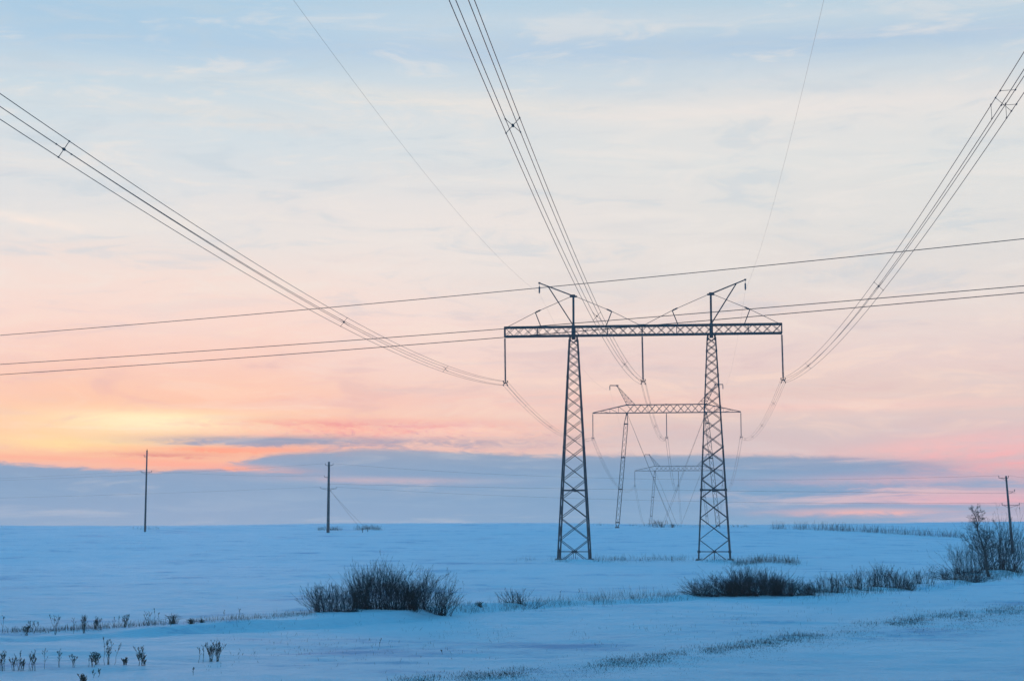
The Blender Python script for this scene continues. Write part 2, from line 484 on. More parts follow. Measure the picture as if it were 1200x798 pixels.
SP0 = {0: [(75, 172, 'x'), (403, 378, 'x'), (522, 433, 'x')], 1: [(601, 147, 'x'), (699.5, 373, 'x'), (732, 430, 'x')], 2: [(1176, 125, 'q'), (1030, 348, 'x'), (947, 428, 'x')]}
lab0 = ['four-wire bundle sweeping from the upper left edge to the nearest pylon\'s left insulator',
        'four-wire bundle coming from the top edge down to the nearest pylon\'s middle insulator',
        'four-wire bundle curving from the upper right edge to the nearest pylon\'s right insulator']
lab1 = ['bundle sagging from the nearest pylon\'s left insulator to the crest pylon\'s left arm',
        'bundle between the middle insulators of the nearest pylon and the crest pylon',
        'bundle dropping from the nearest pylon\'s right insulator to the crest pylon\'s right arm']
lab2 = ['far bundle from the left arm of the crest pylon to the smallest pylon', 'far bundle from the middle insulator of the crest pylon to the smallest pylon',
        'far bundle from the right arm of the crest pylon to the smallest pylon']
lab3 = ['faint bundle leading from the smallest pylon\'s left arm down beyond the crest', 'faint bundle leading from the middle of the smallest pylon down beyond the crest',
        'faint bundle leading from the right arm of the smallest pylon down beyond the crest']
for i in range(3):
    a = ATT1[i]; b = shift(a, -296) + Vector((0, 0, (-.9, -1.1, .3)[i]))
    sp = []
    for px, py, k in SP0[i]:
        p = onplane(px, py, a, LAT); sp.append((((a - p).dot(DIR)) / 296., k))
    sp.append((.8, 'x'))
    bundle(a, b, lab0[i], sp, 'conductor bundles overhead', WR, (11, 3, 2)[i])
    bundle(ATT1[i], ATT2[i], lab1[i], [(.14, 'x'), (.36, 'x'), (.6, 'x'), (.84, 'x')], 'conductor bundles to the crest pylon')
    bundle(ATT2[i], ATT3[i], lab2[i], [(.12, 'x'), (.4, 'x')], 'far conductor bundles', .02)
    bundle(ATT3[i], shift(ATT3[i], 300, 3), lab3[i], [], 'farthest conductor bundles', .02)
def wire(name, pts, r, label, cat, group, mat=ALU):
    m = MB(); m.path(pts, r, 5); o = m.build(name, mat, None, pts[0]); tag(o, label, cat, group); return o
for i, s_ in enumerate(('left', 'right')):
    g = 'earth wires above the conductors'
    wire('earth_wire', span_pts(TIPS1[i], shift(TIPS1[i], -296)), .0075, 'thin earth wire running from the top edge to the %s jib of the nearest pylon' % s_, 'wire', g)
    wire('earth_wire', span_pts(TIPS1[i], TIPS2[i]), .007, 'thin earth wire from the %s jib of the nearest pylon to the crest pylon' % s_, 'wire', g)
    wire('earth_wire', span_pts(TIPS2[i], TIPS3[i]), .007, 'thin earth wire from the %s jib of the crest pylon to the smallest pylon' % s_, 'wire', g)

# three wires of a local line crossing close overhead
def cross_wire(pL, YL, pR, YR, sag, label):
    a, b = at(0, pL, YL), at(1200, pR, YR); d = b - a
    pts = []
    for i in range(61):
        t = -1.2 + 3.2 * i / 60
        pts.append(a + d * t + Vector((0, 0, -sag * 4 * t * (1 - t))))
    wire('crossing_wire', pts, .019, label, 'wire', 'local line wires crossing in front of the big pylon')
cross_wire(393, 109, 280, 75, .19, 'highest of the three single wires crossing in front of the big pylon')
cross_wire(427, 109, 335, 75.5, .17, 'middle one of the three single wires crossing in front of the big pylon')
cross_wire(439, 109, 343, 74.6, .17, 'lowest of the three single wires crossing in front of the big pylon')

# ------------------------------------------------------------------ concrete poles
def pole(px, base_py, top_py, Y, arms, label, lean=0.0, r=.2, spire=False, extra=None):
    B = at(px, base_py, Y); B.z = g1(B.x, B.y)
    top = at(px, top_py, Y); H = top.z - B.z
    t = empty('utility_pole', tuple(B)); tag(t, label, 'pole', 'concrete poles of the local lines')
    m = MB(); lx = lean * H
    m.path([(-lx * 0, 0, -.5), (0, 0, 0), (lx * .5, 0, H * .5), (lx, 0, H)], [r * 1.35, r * 1.3, r * 1.1, r * .85], 10)
    if spire: m.path([(lx, 0, H), (lx, 0, H + .25), (lx, 0, H + .6)], [.2, .12, .05], 8)
    m.build('shaft', CONC, t, smooth=True)
    att = []
    for z_py, x0, x1 in arms:
        z = at(px, z_py, Y).z - B.z; k = lx * z / H
        s0, s1 = x0 / scale_at(Y), x1 / scale_at(Y)
        m = MB(); m.bar((s0 + k, -r - .06, z), (s1 + k, -r - .06, z), .085)
        for s_ in (s0, s1):
            if abs(s_) > .3: m.bar((s_ * .75 + k, -r - .06, z - .05), (k, -r - .05, z - .45), .045)
        ar = m.build('arm', STEEL, t)
        for s_ in (s0, s1):
            if abs(s_) < .3: continue
            i_ = MB(); i_.path([(s_ + k, -r - .06, z), (s_ + k, -r - .06, z + .12), (s_ + k, -r - .06, z + .2), (s_ + k, -r - .06, z + .34), (s_ + k, -r - .06, z + .42)], [.025, .04, .075, .075, .03], 8)
            i_.build('pin_insulator', GLASS, ar)
            att.append(B + Vector((s_ + k, -r - .06, z + .4)))
    return t, B, H, att
pA, BA, HA, AA = pole(170, 618.5, 529, 400, [(553.5, -6, 6), (535, -3, 0)], 'slim concrete pole on the left crest with a small arm and pointed cap', spire=True, r=.19)
pB, BB, HB_, AB = pole(384.5, 620, 541, 412, [(545, -4, 5), (559, -5, 0), (572.5, -9, 9)], 'thick corner pole with three crossarms and two stay wires to its right', r=.29)
pC, BC, HC, AC = pole(1187, 648, 557.5, 300, [(560, -9, 2), (576, 0, 8), (592, -8, 12)], 'leaning concrete pole behind the bare tree at the right edge', lean=-.055, r=.19)
def lo(a, b, sag, label, r=.012, grp='wires of the distant pole lines'):
    pts = []
    for i in range(25):
        t = i / 24; pts.append(a + (b - a) * t + Vector((0, 0, -4 * sag * t * (1 - t))))
    wire('line_wire', pts, r, label, 'wire', grp)
# stay wires
for px, py, zt, lab in ((425, 617, 573, 'lower'), (431, 618, 574, 'upper')):
    Y = 412; a = at(386, zt, Y); b = at(px, py, Y - (2 if px < 430 else -3)); b.z = g1(b.x, b.y)
    m = MB(); m.path([a - BB, (a + b) / 2 - BB, b - BB + Vector((0, 0, .4))], .022, 4)
    m.build('stay_wire', STEEL, pB)
    m = MB(); m.bar(b - BB - Vector((0, 0, .3)), b - BB + Vector((0, 0, 1.1)), .16); m.build('stay_post', CONC, pB)
lo(AB[-2], at(-250, 588, 395), .5, 'thin wire running from the lowest arm of the corner pole to the left edge')
lo(AB[0], at(-250, 568, 400), 1.0, 'thin wire running from the top arm of the corner pole to the left edge')
lo(AA[1], AB[2], .55, 'thin wire sagging between the slim left pole and the corner pole\'s middle arm')
lo(AA[0], at(-250, 566, 430), .7, 'thin wire running from the slim left pole out past the left edge')
lo(AB[1], AC[0], 2.0, 'long wire from the corner pole\'s top arm to the top of the leaning pole', .014)
lo(AB[-1], AC[-2], 1.2, 'long wire from the corner pole\'s lowest arm to the leaning pole\'s lowest arm', .014)
lo(at(386, 567, 412), at(1190, 578, 300), .3, 'long wire from the corner pole\'s shaft to the leaning pole\'s middle arm', .016)
lo(AC[1], at(1420, 573, 260), .5, 'short wire from the middle arm of the leaning pole out past the right edge')
lo(AC[-1], at(1420, 588, 260), .5, 'short wire from the lowest arm of the leaning pole out past the right edge')

# ------------------------------------------------------------------ shrubs, trees, weeds
def grow(mb, p, d, L, r, depth, kink=.25, up=.15, nb=(2, 4), seg=4, rmin=.0035, blen=(.45, .7), bang=(.35, .7), sides=3):
    pts = [p.copy()]; rad = [r]; dirs = [d.copy()]
    q = p.copy(); dd = d.copy()
    for i in range(seg):
        dd = (dd + Vector((random.gauss(0, kink), random.gauss(0, kink), random.gauss(0, kink * .6) + up)) * .5).normalized()
        q = q + dd * (L / seg); pts.append(q.copy()); rad.append(max(rmin, r * (1 - .75 * (i + 1) / seg))); dirs.append(dd.copy())
    mb.path(pts, rad, sides, False)
    if depth <= 0: return
    for _ in range(random.randint(*nb)):
        t = random.uniform(.25, .95); i = min(seg - 1, int(t * seg)); f = t * seg - i
        b = pts[i] + (pts[i + 1] - pts[i]) * f
        ax = Vector((random.gauss(0, 1), random.gauss(0, 1), random.gauss(0, .5))); ax = (ax - dirs[i] * ax.dot(dirs[i])).normalized()
        an = random.uniform(*bang)
        nd = (dirs[i] * math.cos(an) + ax * math.sin(an)).normalized()
        grow(mb, b, nd, L * random.uniform(*blen) * (1.15 - t * .5), max(rmin, rad[i] * .6), depth - 1, kink, up, nb, max(2, seg - 1), rmin, blen, bang, sides)

def shrub(px, py, wpx, hpx, nst, label, group=None, name='bare_shrub', clumps=3, flat=1.0, mat=TWIG, spread=.55, r=.009, depth=2, Y=None, dpt=.3, up=.15):
    B = gpix(px, py) if Y is None else at(px, py, Y)
    if Y is not None: B.z = g1(B.x, B.y)
    s = scale_at(B.y); W, H = wpx / s, hpx / s
    m = MB()
    cl = [(Vector((((i + random.uniform(.15, .85)) / clumps - .5) * .84 * W, random.uniform(-.3, .3) * W * dpt, 0)), random.uniform(.75, 1.05)) for i in range(clumps)]
    for i in range(nst):
        c, hs = random.choice(cl)
        b = c + Vector((random.gauss(0, .27 * W / clumps + .03), random.gauss(0, .03 * W + .03), 0))
        b.z = g1(B.x + b.x, B.y + b.y) - B.z - .05
        fall = 1 - .45 * (abs(c.x) / (.5 * W)) ** 2
        a = random.uniform(0, 2 * PI); a = a if random.random() < .6 else (0 if c.x + random.gauss(0, .15 * W) > 0 else PI) + random.gauss(0, .5); tilt = min(1.35, abs(random.gauss(0, spread)) * flat)
        d = Vector((math.sin(tilt) * math.cos(a), math.sin(tilt) * math.sin(a), math.cos(tilt)))
        L = H * hs * fall * random.uniform(.55, 1.0) / max(.62, math.cos(tilt) ** .4)
        grow(m, b, d, L * 1.12, r * random.uniform(.7, 1.2) * max(1, B.y / 130), depth, .22, up, (1, 3), 5, .0036 * max(1, B.y / 110), (.25, .5), (.2, .5))
    o = m.build(name, mat, None)
    o.location = B
    tag(o, label, 'shrub', group); return o
G = 'bare willow shrubs in the left snow bank'
shrub(394, 717, 58, 39, 280, 'low left shoulder of the dark willow thicket, left of the tall willow shrub', G, clumps=4, spread=.65)
shrub(449, 714, 86, 51, 600, 'tall wide willow shrub in the middle of the left thicket', G, clumps=8, spread=.42)
shrub(498, 714, 46, 47, 280, 'rounded willow shrub at the right end of the left thicket', G, clumps=3, spread=.5)
shrub(613, 711, 30, 28, 60, 'small lone spreading shrub on the snow between the thicket and the big pylon', clumps=1, spread=.6, depth=1, r=.012)
G = 'dark brush right of the big pylon'
shrub(838, 699, 60, 25, 420, 'low dark brush with twigs bent to the left, left end of the right thicket', G, clumps=8, spread=.95, up=.05)
shrub(884, 698, 74, 35, 850, 'densest darkest brush of the right thicket, in front of the right pylon leg', G, clumps=12, spread=.75)
shrub(930, 698, 50, 23, 380, 'low dense brush at the right end of the dark thicket', G, clumps=7, spread=.8)
G = 'row of small shrubs right of the thicket'
shrub(972, 694, 40, 24, 130, 'thin pale shrub directly right of the dark thicket', G, clumps=5, spread=.45)
shrub(1006, 691, 34, 22, 130, 'second small shrub to the right of the dark thicket', G, clumps=4, spread=.5)
shrub(1033, 688, 26, 30, 150, 'tallest upright shrub of the row between the thicket and the bare tree', G, clumps=3, spread=.4)
shrub(1057, 690, 28, 24, 150, 'dark low shrub of the row, just right of its tallest shrub', G, clumps=3, spread=.5)
shrub(1084, 684, 18, 26, 70, 'lone narrow shrub nearest to the bare tree', G, clumps=2, spread=.4)
shrub(1128, 680, 50, 22, 300, 'low spreading brush at the foot of the bare tree', G, clumps=6, spread=.9, up=.05)
shrub(1137, 672, 42, 40, 150, 'twiggy bush against the left side of the bare tree', G, clumps=4, spread=.5)
shrub(1172, 668, 50, 60, 210, 'tall many-stemmed bush between the bare tree and the leaning pole', clumps=3, spread=.42, r=.016, depth=3)
shrub(1197, 655, 20, 40, 40, 'thin bush cut by the right edge beside the leaning pole', clumps=2, spread=.4)
shrub(778, 617, 16, 10, 45, 'tiny round bush on the crest between the crest pylon legs', clumps=1, spread=.7, Y=474, r=.009)
shrub(788, 617, 5, 6, 25, 'very small dark tuft where the crest pylon guys reach the ground', clumps=1, spread=.5, Y=468, r=.008, depth=1)

# the bare tree at right
def bare_tree():
    B = gpix(1159, 676); s = scale_at(B.y); H = 72 / s
    t = empty('bare_tree', tuple(B)); tag(t, 'slender bare tree with a thin leaning trunk at the right edge of the field', 'tree')
    tr = MB(); pts = []; rad = []
    xs = [(0, 0), (-2.5, .14), (-3.2, .3), (-5.5, .45), (-8, .58), (-11, .72), (-12, .86), (-14, 1.0)]
    for dx, f in xs:
        pts.append(Vector((dx / s, random.uniform(-.1, .1) * (f > 0), f * H))); rad.append(.11 * (1 - .88 * f) + .012)
    pts[0].z = -.3; rad[0] = .17
    tr.path(pts, rad, 8, True); tr.build('trunk', BARK, t, smooth=True)
    cr = MB()
    for i in range(44):
        f = random.uniform(.18, .99); z = f * H
        k = next(j for j in range(1, len(pts)) if pts[j].z >= z or j == len(pts) - 1)
        u = (z - pts[k - 1].z) / max(.01, pts[k].z - pts[k - 1].z); p = pts[k - 1].lerp(pts[k], max(0, min(1, u)))
        a = random.uniform(0, 2 * PI); el = random.uniform(.35, .9) + .35 * f
        d = Vector((math.cos(a) * math.cos(el), math.sin(a) * math.cos(el), math.sin(el)))
        grow(cr, p, d, H * random.uniform(.18, .34) * (1.25 - .75 * f), .026 * (1.1 - f) + .008, 3, .25, .1, (3, 5), 5, .0055)
    cr.build('crown', BARK, t)
bare_tree()

# individual weeds
def weed(px, py, hpx, kind, label, group='dry weeds standing in the snow', lean=0.0):
    B = gpix(px, py); s = scale_at(B.y); H = hpx / s; m = MB()
    def stalk(b, H, lean, br=5, plume=.25, rr=.006):
        pts = [b + Vector((lean * H * (i / 5) ** 1.5 + random.gauss(0, .01) * (i > 0), random.gauss(0, .01), H * i / 5)) for i in range(6)]
        m.path(pts, [rr, rr, rr * .9, rr * .8, rr * .7, rr * .5], 3, False)
        for k in range(br):
            f = random.uniform(.35, .95); i = min(4, int(f * 5)); p = pts[i].lerp(pts[i + 1], f * 5 - i)
            a = random.uniform(0, 2 * PI); L = H * random.uniform(.1, .26) * (1.2 - f * .6)
            d = Vector((math.cos(a) * .55, math.sin(a) * .55, .85)); q = p + d * L
            m.path([p, q], [rr * .7, rr * .4], 3, False)
            if random.random() < .6: m.path([q - d * .01, q + d * .02, q + d * .05], [.003, .009, .003], 4, False)
        for k in range(int(20 * plume)):
            f = random.uniform(1 - plume, 1.0); i = min(4, int(f * 5)); p = pts[i].lerp(pts[i + 1], f * 5 - i)
            a = random.uniform(0, 2 * PI); d = Vector((math.cos(a) * .5, math.sin(a) * .5, .8)); m.path([p, p + d * .025, p + d * .055], [.0025, .0065, .002], 3, False)
    if kind == 'stalk': stalk(Vector((0, 0, -.03)), H, lean, 5, .35)
    elif kind == 'fork':
        for k in range(4): stalk(Vector((random.gauss(0, .015), 0, -.03)), H * random.uniform(.8, 1), (-.35, -.12, .12, .3)[k], 6, .3)
    elif kind == 'bushy':
        for k in range(10): stalk(Vector((random.gauss(0, .03), random.gauss(0, .03), -.03)), H * random.uniform(.6, 1), random.gauss(0, .22), 7, .3)
    elif kind == 'cone':
        for k in range(11): stalk(Vector((random.gauss(0, .05), random.gauss(0, .05), -.03)), H * random.choice((.3, .45, .6, .8, 1.)), random.gauss(0, .28), 7, .5)
    elif kind == 'clump':
        for k in range(6): stalk(Vector((random.gauss(0, .055), random.gauss(0, .05), -.03)), H * random.uniform(.55, 1), random.gauss(0, .12), 5, .4)
    elif kind == 'tuft':
        for k in range(55):
            b = Vector((random.gauss(0, .16) * H, random.gauss(0, .12) * H, -.02)); a = random.gauss(0, .5)
            m.path([b, b + Vector((math.sin(a) * H * .5, random.gauss(0, .1) * H, math.cos(a) * H * .7)), b + Vector((math.sin(a) * H * 1.1, random.gauss(0, .1) * H, math.cos(a) * H * random.uniform(.6, 1)))], [.006, .005, .003], 3, False)
    o = m.build('dry_weed', WEED, None); o.location = B; tag(o, label, 'weed', group)
W = [
 (65, 744, 25, 'fork', 'forked weed with spread tips on the left bank, tallest there'),
 (86, 743, 18, 'stalk', 'single dry stalk between the forked weed and the bushy weed'),
 (99, 742, 22, 'bushy', 'dark bushy round weed on the left snow bank'),
 (112, 738, 16, 'bushy', 'smaller weed just right of the dark bushy one'),
 (134, 736, 14, 'stalk', 'short stalk on the bank, first of three right of the bushy weeds'),
 (139, 736, 15, 'stalk', 'middle short stalk of three on the bank right of the bushy weeds'),
 (146, 735, 16, 'bushy', 'third and thickest of the short stalks right of the bushy weeds'),
 (173, 733, 17, 'fork', 'pale feathery weed left of the dark brown tuft'),
 (181, 733, 20, 'stalk', 'tall thin stalk left of the dark brown tuft'),
 (186, 732, 14, 'stalk', 'small stalk nearest to the dark brown tuft on its left'),
 (203, 731, 14, 'tuft', 'dark brown grassy tuft, the densest plant on the left bank'),
 (224, 731, 8, 'tuft', 'low flattened tuft just right of the dark brown tuft'),
 (236, 730, 5, 'tuft', 'smallest low tuft right of the flattened tuft on the bank'),
 (262, 727, 12, 'stalk', 'thin stalk alone on the middle of the left bank'),
 (281, 725, 12, 'stalk', 'thin stalk on the bank below the slim pole and corner pole gap'),
 (3, 742, 20, 'stalk', 'tall stalk on the bank cut close to the left edge'),
 (37, 741, 14, 'fork', 'small forked weed on the bank near the left edge'),
 (44, 741, 12, 'stalk', 'small stalk beside the small forked weed near the left edge'),
 (31, 745, 14, 'bushy', 'dark little weed under the small forked weed'),
 (52, 784, 25, 'stalk', 'lone plumed stalk in the foreground, right of the weed clump in the corner'),
 (68, 783, 19, 'stalk', 'thin foreground stalk left of the curled weed'),
 (70, 783, 22, 'stalk', 'very thin bare stalk beside another in the lower left foreground'),
 (86, 784, 16, 'fork', 'curled forked weed in the lower left foreground'),
 (106, 782, 15, 'clump', 'small weed clump in the foreground, left of the tallest stalks'),
 (113, 781, 17, 'bushy', 'feathery foreground weed directly left of the tallest stalk'),
 (126, 780, 34, 'clump', 'tallest branching weed of the lower left foreground'),
 (134, 780, 26, 'stalk', 'leaning plumed stalk right of the tallest foreground weed', .25),
 (147, 781, 9, 'bushy', 'tiny dark weed between the tallest weed and the cone shaped weed'),
 (167, 780, 22, 'cone', 'dense cone shaped weed in the lower left foreground'),
 (109, 794, 9, 'stalk', 'tiny stalk close to the bottom edge, left one of two'),
 (116, 793, 10, 'stalk', 'tiny stalk close to the bottom edge, right one of two'),
 (98, 801, 12, 'bushy', 'dark knobbly weed at the bottom edge on the left'),
 (233, 777, 18, 'stalk', 'leftmost of the foreground group of plumed stalks below the slim pole'),
 (238, 777, 20, 'stalk', 'second stalk of the foreground group below the slim pole'),
 (247, 776, 22, 'bushy', 'dark plumed weed in the middle of the foreground group'),
 (255, 776, 26, 'bushy', 'rightmost and tallest leaning weed of the foreground group', .2),
 (227, 792, 9, 'stalk', 'small stalk below the foreground group near the bottom edge'),
 (445, 759, 10, 'stalk', 'short stick in the snow below the left thicket', .1),
 (518, 768, 6, 'stalk', 'small slanting stalk in the snow below the right end of the left thicket'),
 (563, 712, 8, 'tuft', 'low dark tuft on the bank left of the lone spreading shrub'),
 (533, 692, 12, 'stalk', 'left one of two bare sticks right of the left thicket'),
 (543, 692, 12, 'stalk', 'right one of two bare sticks right of the left thicket'),
 (657, 706, 14, 'stalk', 'short weed on the bank right of the lone spreading shrub'),
 (679, 704, 14, 'stalk', 'weed on the bank below the left pylon leg'),
]
for w in W:
    weed(w[0], w[1], w[2], w[3], w[4], lean=(w[5] if len(w) > 5 else random.uniform(-.06, .06)))
for px, lab in ((4, 'sparse clump of weeds in the bottom left corner, cut by the left edge'), (16, 'middle clump of weeds in the bottom left corner'), (27, 'low clump of weeds right of the corner clumps'), (38, 'rightmost tall clump of the corner weeds, left of the lone plumed stalk')):
    weed(px, 786, 24 if px != 27 else 15, 'clump', lab, 'weed clumps in the bottom left corner')

# stuff: dead grass bands and stubble
def grass_band(name, pts, n, hpx, label, spread_y=3, dens=.5, mat=GRASS, sx=.35, thick=1.0, kindcat='grass', clumpy=(2, 7), seed=1):
    random.seed(seed); m = MB()
    px0, px1 = pts[0][0], pts[-1][0]
    for i in range(n):
        px = random.uniform(px0, px1); base = np.interp(px, [p[0] for p in pts], [p[1] for p in pts])
        py = base + random.gauss(0, spread_y)
        if float(vnoise(np.array([px / 22.]), np.array([py / 9.]), seed)[0]) + .5 < (1 - dens): continue
        B = gpix(px, py); s = scale_at(B.y); H = hpx / s
        for k in range(random.randint(*clumpy)):
            x, y = B.x + random.gauss(0, sx), B.y + random.gauss(0, sx)
            z = g1(x, y) - .02; h = H * random.uniform(.35, 1.05)
            b = Vector((x, y, z)); l = Vector((random.gauss(0, .28), random.gauss(0, .2), 1)) * h
            wd = .007 * thick * max(1, B.y / 90)
            if random.random() < .35: m.path([b, b + l * .6, b + l * 1.1], [wd * .5, wd * .8, wd * .3], 3, False)
            else: m.blade(b, b + l, wd * .6, random.uniform(0, PI))
    o = m.build(name, mat, None); tag(o, label, kindcat, kind='stuff')
grass_band('dead_grass', [(0, 741), (60, 740), (120, 736), (200, 730.5), (300, 725), (362, 720)], 420, 7, 'dead grass along the left snow bank', .9, .75, WEED, .3, 1.0, seed=11)
grass_band('dead_grass', [(515, 716), (600, 712), (700, 706), (800, 700)], 420, 8, 'dead grass along the bank between the two thickets', 2.2, .6, WEED, .35, 1.0, seed=12)
grass_band('tall_dead_weeds', [(690, 704), (720, 702), (785, 697)], 130, 13, 'taller dead weeds on the bank left of the dark thicket', 2.5, .65, WEED, .3, 1.0, clumpy=(1, 3), seed=13)
grass_band('dead_grass', [(940, 697), (1000, 695), (1060, 691), (1110, 684), (1200, 672)], 420, 10, 'dead grass under the row of small shrubs', 2.5, .7, WEED, .4, 1.0, seed=14)
grass_band('dead_grass', [(590, 657), (640, 657), (700, 657), (780, 656), (862, 658)], 260, 7, 'sparse dead grass around the big pylon feet', 1.2, .6, WEED, .8, .8, seed=15)
grass_band('dead_grass', [(862, 662), (900, 658), (935, 661)], 190, 9, 'clump of dry grass behind the dark thicket, right of the big pylon', 1.2, .9, WEED, .6, .9, seed=16)
grass_band('dead_grass', [(470, 800), (600, 791), (690, 781), (780, 771), (860, 759), (940, 746), (1030, 733), (1120, 722), (1200, 714)], 3800, 3.8, 'straw coloured dead grass poking through the snow across the lower right', 3.4, .58, GRASS, .22, .8, seed=17)
grass_band('dead_grass', [(600, 796), (720, 783), (850, 765), (1000, 742), (1200, 724)], 4200, 1.8, 'flattened grass showing through the snow crust on the right', 7, .55, GRASS, .25, .8, seed=18)
grass_band('scattered_stems', [(240, 760), (480, 752), (800, 735), (1150, 712)], 1700, 4.5, 'scattered thin dead stems on the open snow', 17, .5, WEED, .12, .8, clumpy=(1, 2), seed=19)
grass_band('scattered_stems', [(0, 680), (500, 685), (900, 650), (1200, 650)], 260, 3.2, 'few thin stems on the upper snow slope', 18, .5, WEED, .12, .6, clumpy=(1, 1), seed=20)
# row of stiff reeds on the crest to the right
grass_band('reed_row', [(905, 619.5), (960, 620.5), (1010, 623), (1060, 626), (1128, 630)], 360, 9.5, 'row of stiff dark reeds on the right part of the crest', .5, .85, TWIG, .45, .9, 'reeds', (2, 4), seed=21)
grass_band('dead_grass', [(372, 621), (384, 621), (398, 621)], 60, 5, 'grass around the foot of the corner pole', .4, 1, WEED, .5, .7, seed=22)
grass_band('dead_grass', [(416, 621), (430, 620), (446, 621)], 70, 6, 'grass around the stay posts of the corner pole', .4, 1, WEED, .5, .7, seed=23)
grass_band('dead_grass', [(150, 620), (170, 620), (188, 620)], 16, 5, 'weeds around the foot of the slim left pole', .4, 1, WEED, .4, .6, seed=24)
grass_band('dead_grass', [(700, 616), (760, 616), (840, 617), (880, 618)], 90, 4, 'thin grass along the crest under the crest pylon', .6, .6, WEED, .7, .7, seed=25)

# ------------------------------------------------------------------ sky
world = bpy.data.worlds.new('World'); S.world = world; world.use_nodes = True
nt = world.node_tree; nt.nodes.clear(); NN = nt.nodes.new; LK = nt.links.new
def setin(s, v):
    if hasattr(v, 'is_output') or isinstance(v, bpy.types.NodeSocket): LK(v, s)
    else: s.default_value = v
def M(op, a, b=0.0, c=0.0, clamp=False):
    n = NN('ShaderNodeMath'); n.operation = op; n.use_clamp = clamp
    setin(n.inputs[0], a); setin(n.inputs[1], b); setin(n.inputs[2], c); return n.outputs[0]
def sst(x, lo_, hi_):
    n = NN('ShaderNodeMapRange'); n.interpolation_type = 'SMOOTHSTEP'
    setin(n.inputs[0], x); setin(n.inputs[1], lo_); setin(n.inputs[2], hi_); n.inputs[3].default_value = 0; n.inputs[4].default_value = 1
    return n.outputs[0]
def mixc(f, a, b):
    n = NN('ShaderNodeMix'); n.data_type = 'RGBA'; setin(n.inputs['Factor'], f); setin(n.inputs['A'], a); setin(n.inputs['B'], b)
    return n.outputs['Result']
def vec(x, y, z=0.0):
    n = NN('ShaderNodeCombineXYZ'); setin(n.inputs[0], x); setin(n.inputs[1], y); setin(n.inputs[2], z); return n.outputs[0]
def noise(v, sc=1.0, det=5, ro=.55, dist=0.0):
    n = NN('ShaderNodeTexNoise'); n.inputs['Scale'].default_value = sc; n.inputs['Detail'].default_value = det
    n.inputs['Roughness'].default_value = ro; n.inputs['Distortion'].default_value = dist; LK(v, n.inputs['Vector'])
    return M('SUBTRACT', n.outputs['Fac'], .5)
def ramp(f, stops, lo_, hi_):
    n = NN('ShaderNodeValToRGB'); e = n.color_ramp.elements
    mr = NN('ShaderNodeMapRange'); setin(mr.inputs[0], f); mr.inputs[1].default_value = lo_; mr.inputs[2].default_value = hi_
    LK(mr.outputs[0], n.inputs[0])
    stops = sorted(stops); pos = lambda v: (v - lo_) / (hi_ - lo_)
    e[0].position = pos(stops[0][0]); e[0].color = stops[0][1]; e[1].position = pos(stops[-1][0]); e[1].color = stops[-1][1]
    for v, c in stops[1:-1]:
        x = e.new(pos(v)); x.color = c
    return n.outputs[0]
tc = NN('ShaderNodeTexCoord'); sp_ = NN('ShaderNodeSeparateXYZ'); LK(tc.outputs['Generated'], sp_.inputs[0])
dx, dy, dz = sp_.outputs
# X: azimuth, E: elevation, both in 0.02865 degree units
K = 1 / 0.0005
E = M('MULTIPLY', M('ARCSINE', dz), K); X = M('MULTIPLY', M('ARCTAN2', dx, dy), K)
def EU(py): return math.asin(ray(600, py).normalized().z) * K
def XU(px, py=500):
    d = ray(px, py); return math.atan2(d.x, d.y) * K
n_big = noise(vec(M('MULTIPLY', X, 1 / 420.), M('MULTIPLY', E, 1 / 110.)), 1, 5, .55, .4)
n_str = M('MULTIPLY', noise(vec(M('MULTIPLY', X, 1 / 230.), M('MULTIPLY', E, 1 / 22.), 3.3), 1, 9, .66, .6), 1.6)
n_fine = M('MULTIPLY', noise(vec(M('MULTIPLY', X, 1 / 30.), M('MULTIPLY', E, 1 / 8.), 7.7), 1, 6, .65, .8), 2.3)
n_mid = M('MULTIPLY', noise(vec(M('ADD', M('MULTIPLY', X, 1 / 150.), M('MULTIPLY', E, 1 / 300.)), M('SUBTRACT', M('MULTIPLY', E, 1 / 34.), M('MULTIPLY', X, 1 / 700.)), 11.), 1, 8, .62, .7), 1.25)
Ew = M('ADD', E, M('ADD', M('MULTIPLY', n_big, 70), M('MULTIPLY', n_str, 22)))
stL = [(py, c) for py, c in [
 (0, rgb(176, 205, 226)), (60, rgb(188, 210, 227)), (110, rgb(200, 216, 226)), (160, rgb(210, 220, 226)), (220, rgb(220, 222, 224)),
 (280, rgb(230, 224, 221)), (330, rgb(243, 220, 211)), (380, rgb(247, 215, 204)), (430, rgb(247, 205, 191)), (470, rgb(249, 198, 178)), (500, rgb(251, 197, 164)), (545, rgb(247, 180, 156)), (610, rgb(230, 160, 150))]]
stR = [(py, c) for py, c in [
 (0, rgb(186, 208, 222)), (45, rgb(190, 209, 223)), (95, rgb(204, 215, 223)), (140, rgb(226, 224, 222)), (200, rgb(224, 224, 222)),
 (280, rgb(226, 221, 217)), (330, rgb(230, 218, 212)), (380, rgb(234, 212, 205)), (430, rgb(234, 204, 197)), (470, rgb(233, 200, 190)), (500, rgb(226, 196, 190)), (545, rgb(218, 186, 186)), (610, rgb(205, 178, 188))]]
lo_, hi_ = EU(620), EU(-20)
baseL = ramp(Ew, [(EU(p), c) for p, c in stL], lo_, hi_); baseR = ramp(Ew, [(EU(p), c) for p, c in stR], lo_, hi_)
col = mixc(sst(X, XU(250), XU(900)), baseL, baseR)
